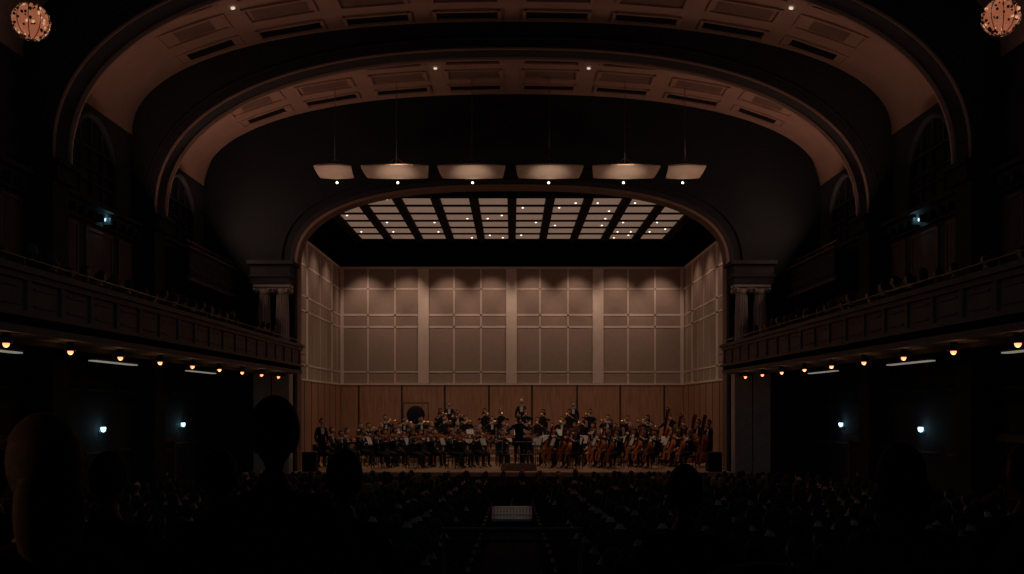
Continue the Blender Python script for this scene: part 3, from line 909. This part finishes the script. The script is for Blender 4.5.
# ------------------------------------------------------------ audience
cl = ['cloth_navy', 'cloth_gray', 'cloth_red', 'tux_black', 'cloth_cream', 'cloth_gray', 'cloth_navy', 'tux_black']
hs = [('hair_brown', 'short'), ('hair_black', 'short'), ('hair_blond', 'long'), ('hair_gray', 'short'), ('hair_gray', 'bald'), ('hair_brown', 'long'), ('hair_black', 'bun'), ('hair_gray', 'long')]
AU = [figure('listen', L_(cl[i], False, ['skin_light', 'skin_tan', 'skin_light', 'skin_dark'][i % 4] if i != 4 else 'skin_light', hs[i][0], hs[i][1], fem=hs[i][1] in ('long', 'bun')), yaw=random.uniform(-.35, .35), pitch=random.uniform(-.1, .15)) for i in range(8)]
def seatrow(n):
    sb = MB()
    for i in range(n):
        x = i * .58
        M = T((x, 0, 0))
        sb.box((0, .03, .4), (.48, .44, .1), 'seat_fabric', M)
        vs = []; fs = []
        for k in range(9):
            u = k / 8 * 2 - 1; zt = .86 + .07 * (1 - u * u)
            vs += [(u * .24, -.2, .38), (u * .24, -.27, zt), (u * .24, -.33, zt), (u * .24, -.26, .3)]
        for k in range(8):
            a = 4 * k; c = a + 4
            fs += [(a, a + 1, c + 1, c), (a + 1, a + 2, c + 2, c + 1), (a + 2, a + 3, c + 3, c + 2)]
        fs += [(3, 2, 1, 0), (32, 33, 34, 35)]
        sb.add(vs, fs, 'seat_fabric', False, M)
        for s in ((-1, 1) if i == 0 else (1,)):
            sb.box((s * .29, -.02, .3), (.04, .3, .6), 'seat_wood', M); sb.box((s * .29, 0, .62), (.06, .4, .04), 'seat_wood', M)
    return sb.mesh('theatre_seat_row')
row_r = seatrow(14); row_c = seatrow(2)
rows = [3.6, 4.9] + [7.2 + i for i in range(25)]
seats = empty('theatre_seats'); aud = empty('seated_audience')
random.seed(11)
dark_only = [AU[i] for i in (0, 1, 5, 6)]
for y in rows:
    z = hflo(y)
    place(row_r, 'seat_row', (.83, y, z), 0, parent=seats)
    place(row_r, 'seat_row', (-.83 - 13 * .58, y, z), 0, parent=seats)
    if y < 4: continue
    xs = [sd * (.83 + .58 * i) for sd in (-1, 1) for i in range(14)]
    if y > 26.5:
        place(row_c, 'seat_row', (-.28, y, z), 0, parent=seats); xs += [-.28, .3]
    for x in xs:
        if abs(x) > .6 * y + 1.0: continue
        if random.random() < .1: continue
        pool = AU if y > 21 and random.random() < .6 else dark_only
        place(random.choice(pool), 'audience_member', (x + random.uniform(-.04, .04), y + random.uniform(-.03, .03), z), pi + random.uniform(-.15, .15), parent=aud, sca=random.uniform(.91, .98) if y > 6 else random.uniform(.96, 1.06))
# rear terrace listeners
place(AU[1], 'audience_member', (-.86, 3.6, hflo(3.6)), pi + .1, parent=aud, sca=1.04)
place(AU[3], 'audience_member', (-1.99, 3.6, hflo(3.6)), pi, parent=aud, sca=.98)
place(AU[6], 'audience_member', (1.99, 3.6, hflo(3.6)), pi, parent=aud, sca=.96)
place(AU[5], 'audience_member', (1.41, 3.6, hflo(3.6)), pi, parent=aud, sca=.92)
place(AU[2], 'audience_member', (-1.22, 2.6, hflo(2.6)), pi + .5, parent=aud)
bal = empty('balcony_audience')
for sd in (-1, 1):
    y = 12.0
    while y < 34.9:
        for (x, z) in ((8.2, 4.75), (9.45, 5.05)):
            if random.random() < .7:
                place(random.choice([AU[i] for i in (0, 1, 3, 5, 6)]), 'balcony_spectator', (sd * x, y, z), pi + sd * .55 + random.uniform(-.2, .2), parent=bal, sca=random.uniform(.9, 1.0))
        y += .72
# rear terrace railing across the aisle + parapet
b = MB()
for x in (-.42, 0, .42): b.tube([(x, 6.15, 1.7), (x, 6.15, 2.61)], .012, 'aisle_rail', 6)
b.tube([(-.43, 6.15, 2.63), (.43, 6.15, 2.63)], .018, 'aisle_rail', 8); b.tube([(-.43, 6.15, 2.565), (.43, 6.15, 2.565)], .012, 'aisle_rail', 8)
for s in (-1, 1):
    b.bb(s * .45, s * 9.3, 6.1, 6.2, 1.0, 2.3, 'seat_wood')
b.bb(-.45, .45, 6.1, 6.2, 1.0, 2.25, 'seat_wood')
b.build('terrace_railing')
# pa speakers at stage sides
b = MB()
b.bb(-.25, .25, -.25, .25, .0, .7, 'chair_black'); b.lathe([(.17, 0), (.19, .02), (.05, -.0)], 'slot_dark', 20, T((0, -.26, .25)) @ Matrix.Rotation(pi / 2, 4, 'X'))
b.lathe([(.07, 0), (.08, .02), (.02, 0)], 'slot_dark', 16, T((0, -.26, .55)) @ Matrix.Rotation(pi / 2, 4, 'X'))
sp = b.mesh('stage_loudspeaker')
place(sp, 'stage_loudspeaker', (7.3, 36.2, 1.0)); place(sp, 'stage_loudspeaker', (-7.3, 36.2, 1.0))

# ------------------------------------------------------------ camera
cam = bpy.data.cameras.new('camera'); co = bpy.data.objects.new('camera', cam); sc.collection.objects.link(co)
co.location = (0, 0, ZC); co.rotation_euler = (pi / 2, 0, 0)
cam.lens = 36 * 1000 / 1024; cam.sensor_width = 36; cam.shift_y = (405 - 287) / 1024
cam.clip_start = .05; cam.clip_end = 200
sc.camera = co
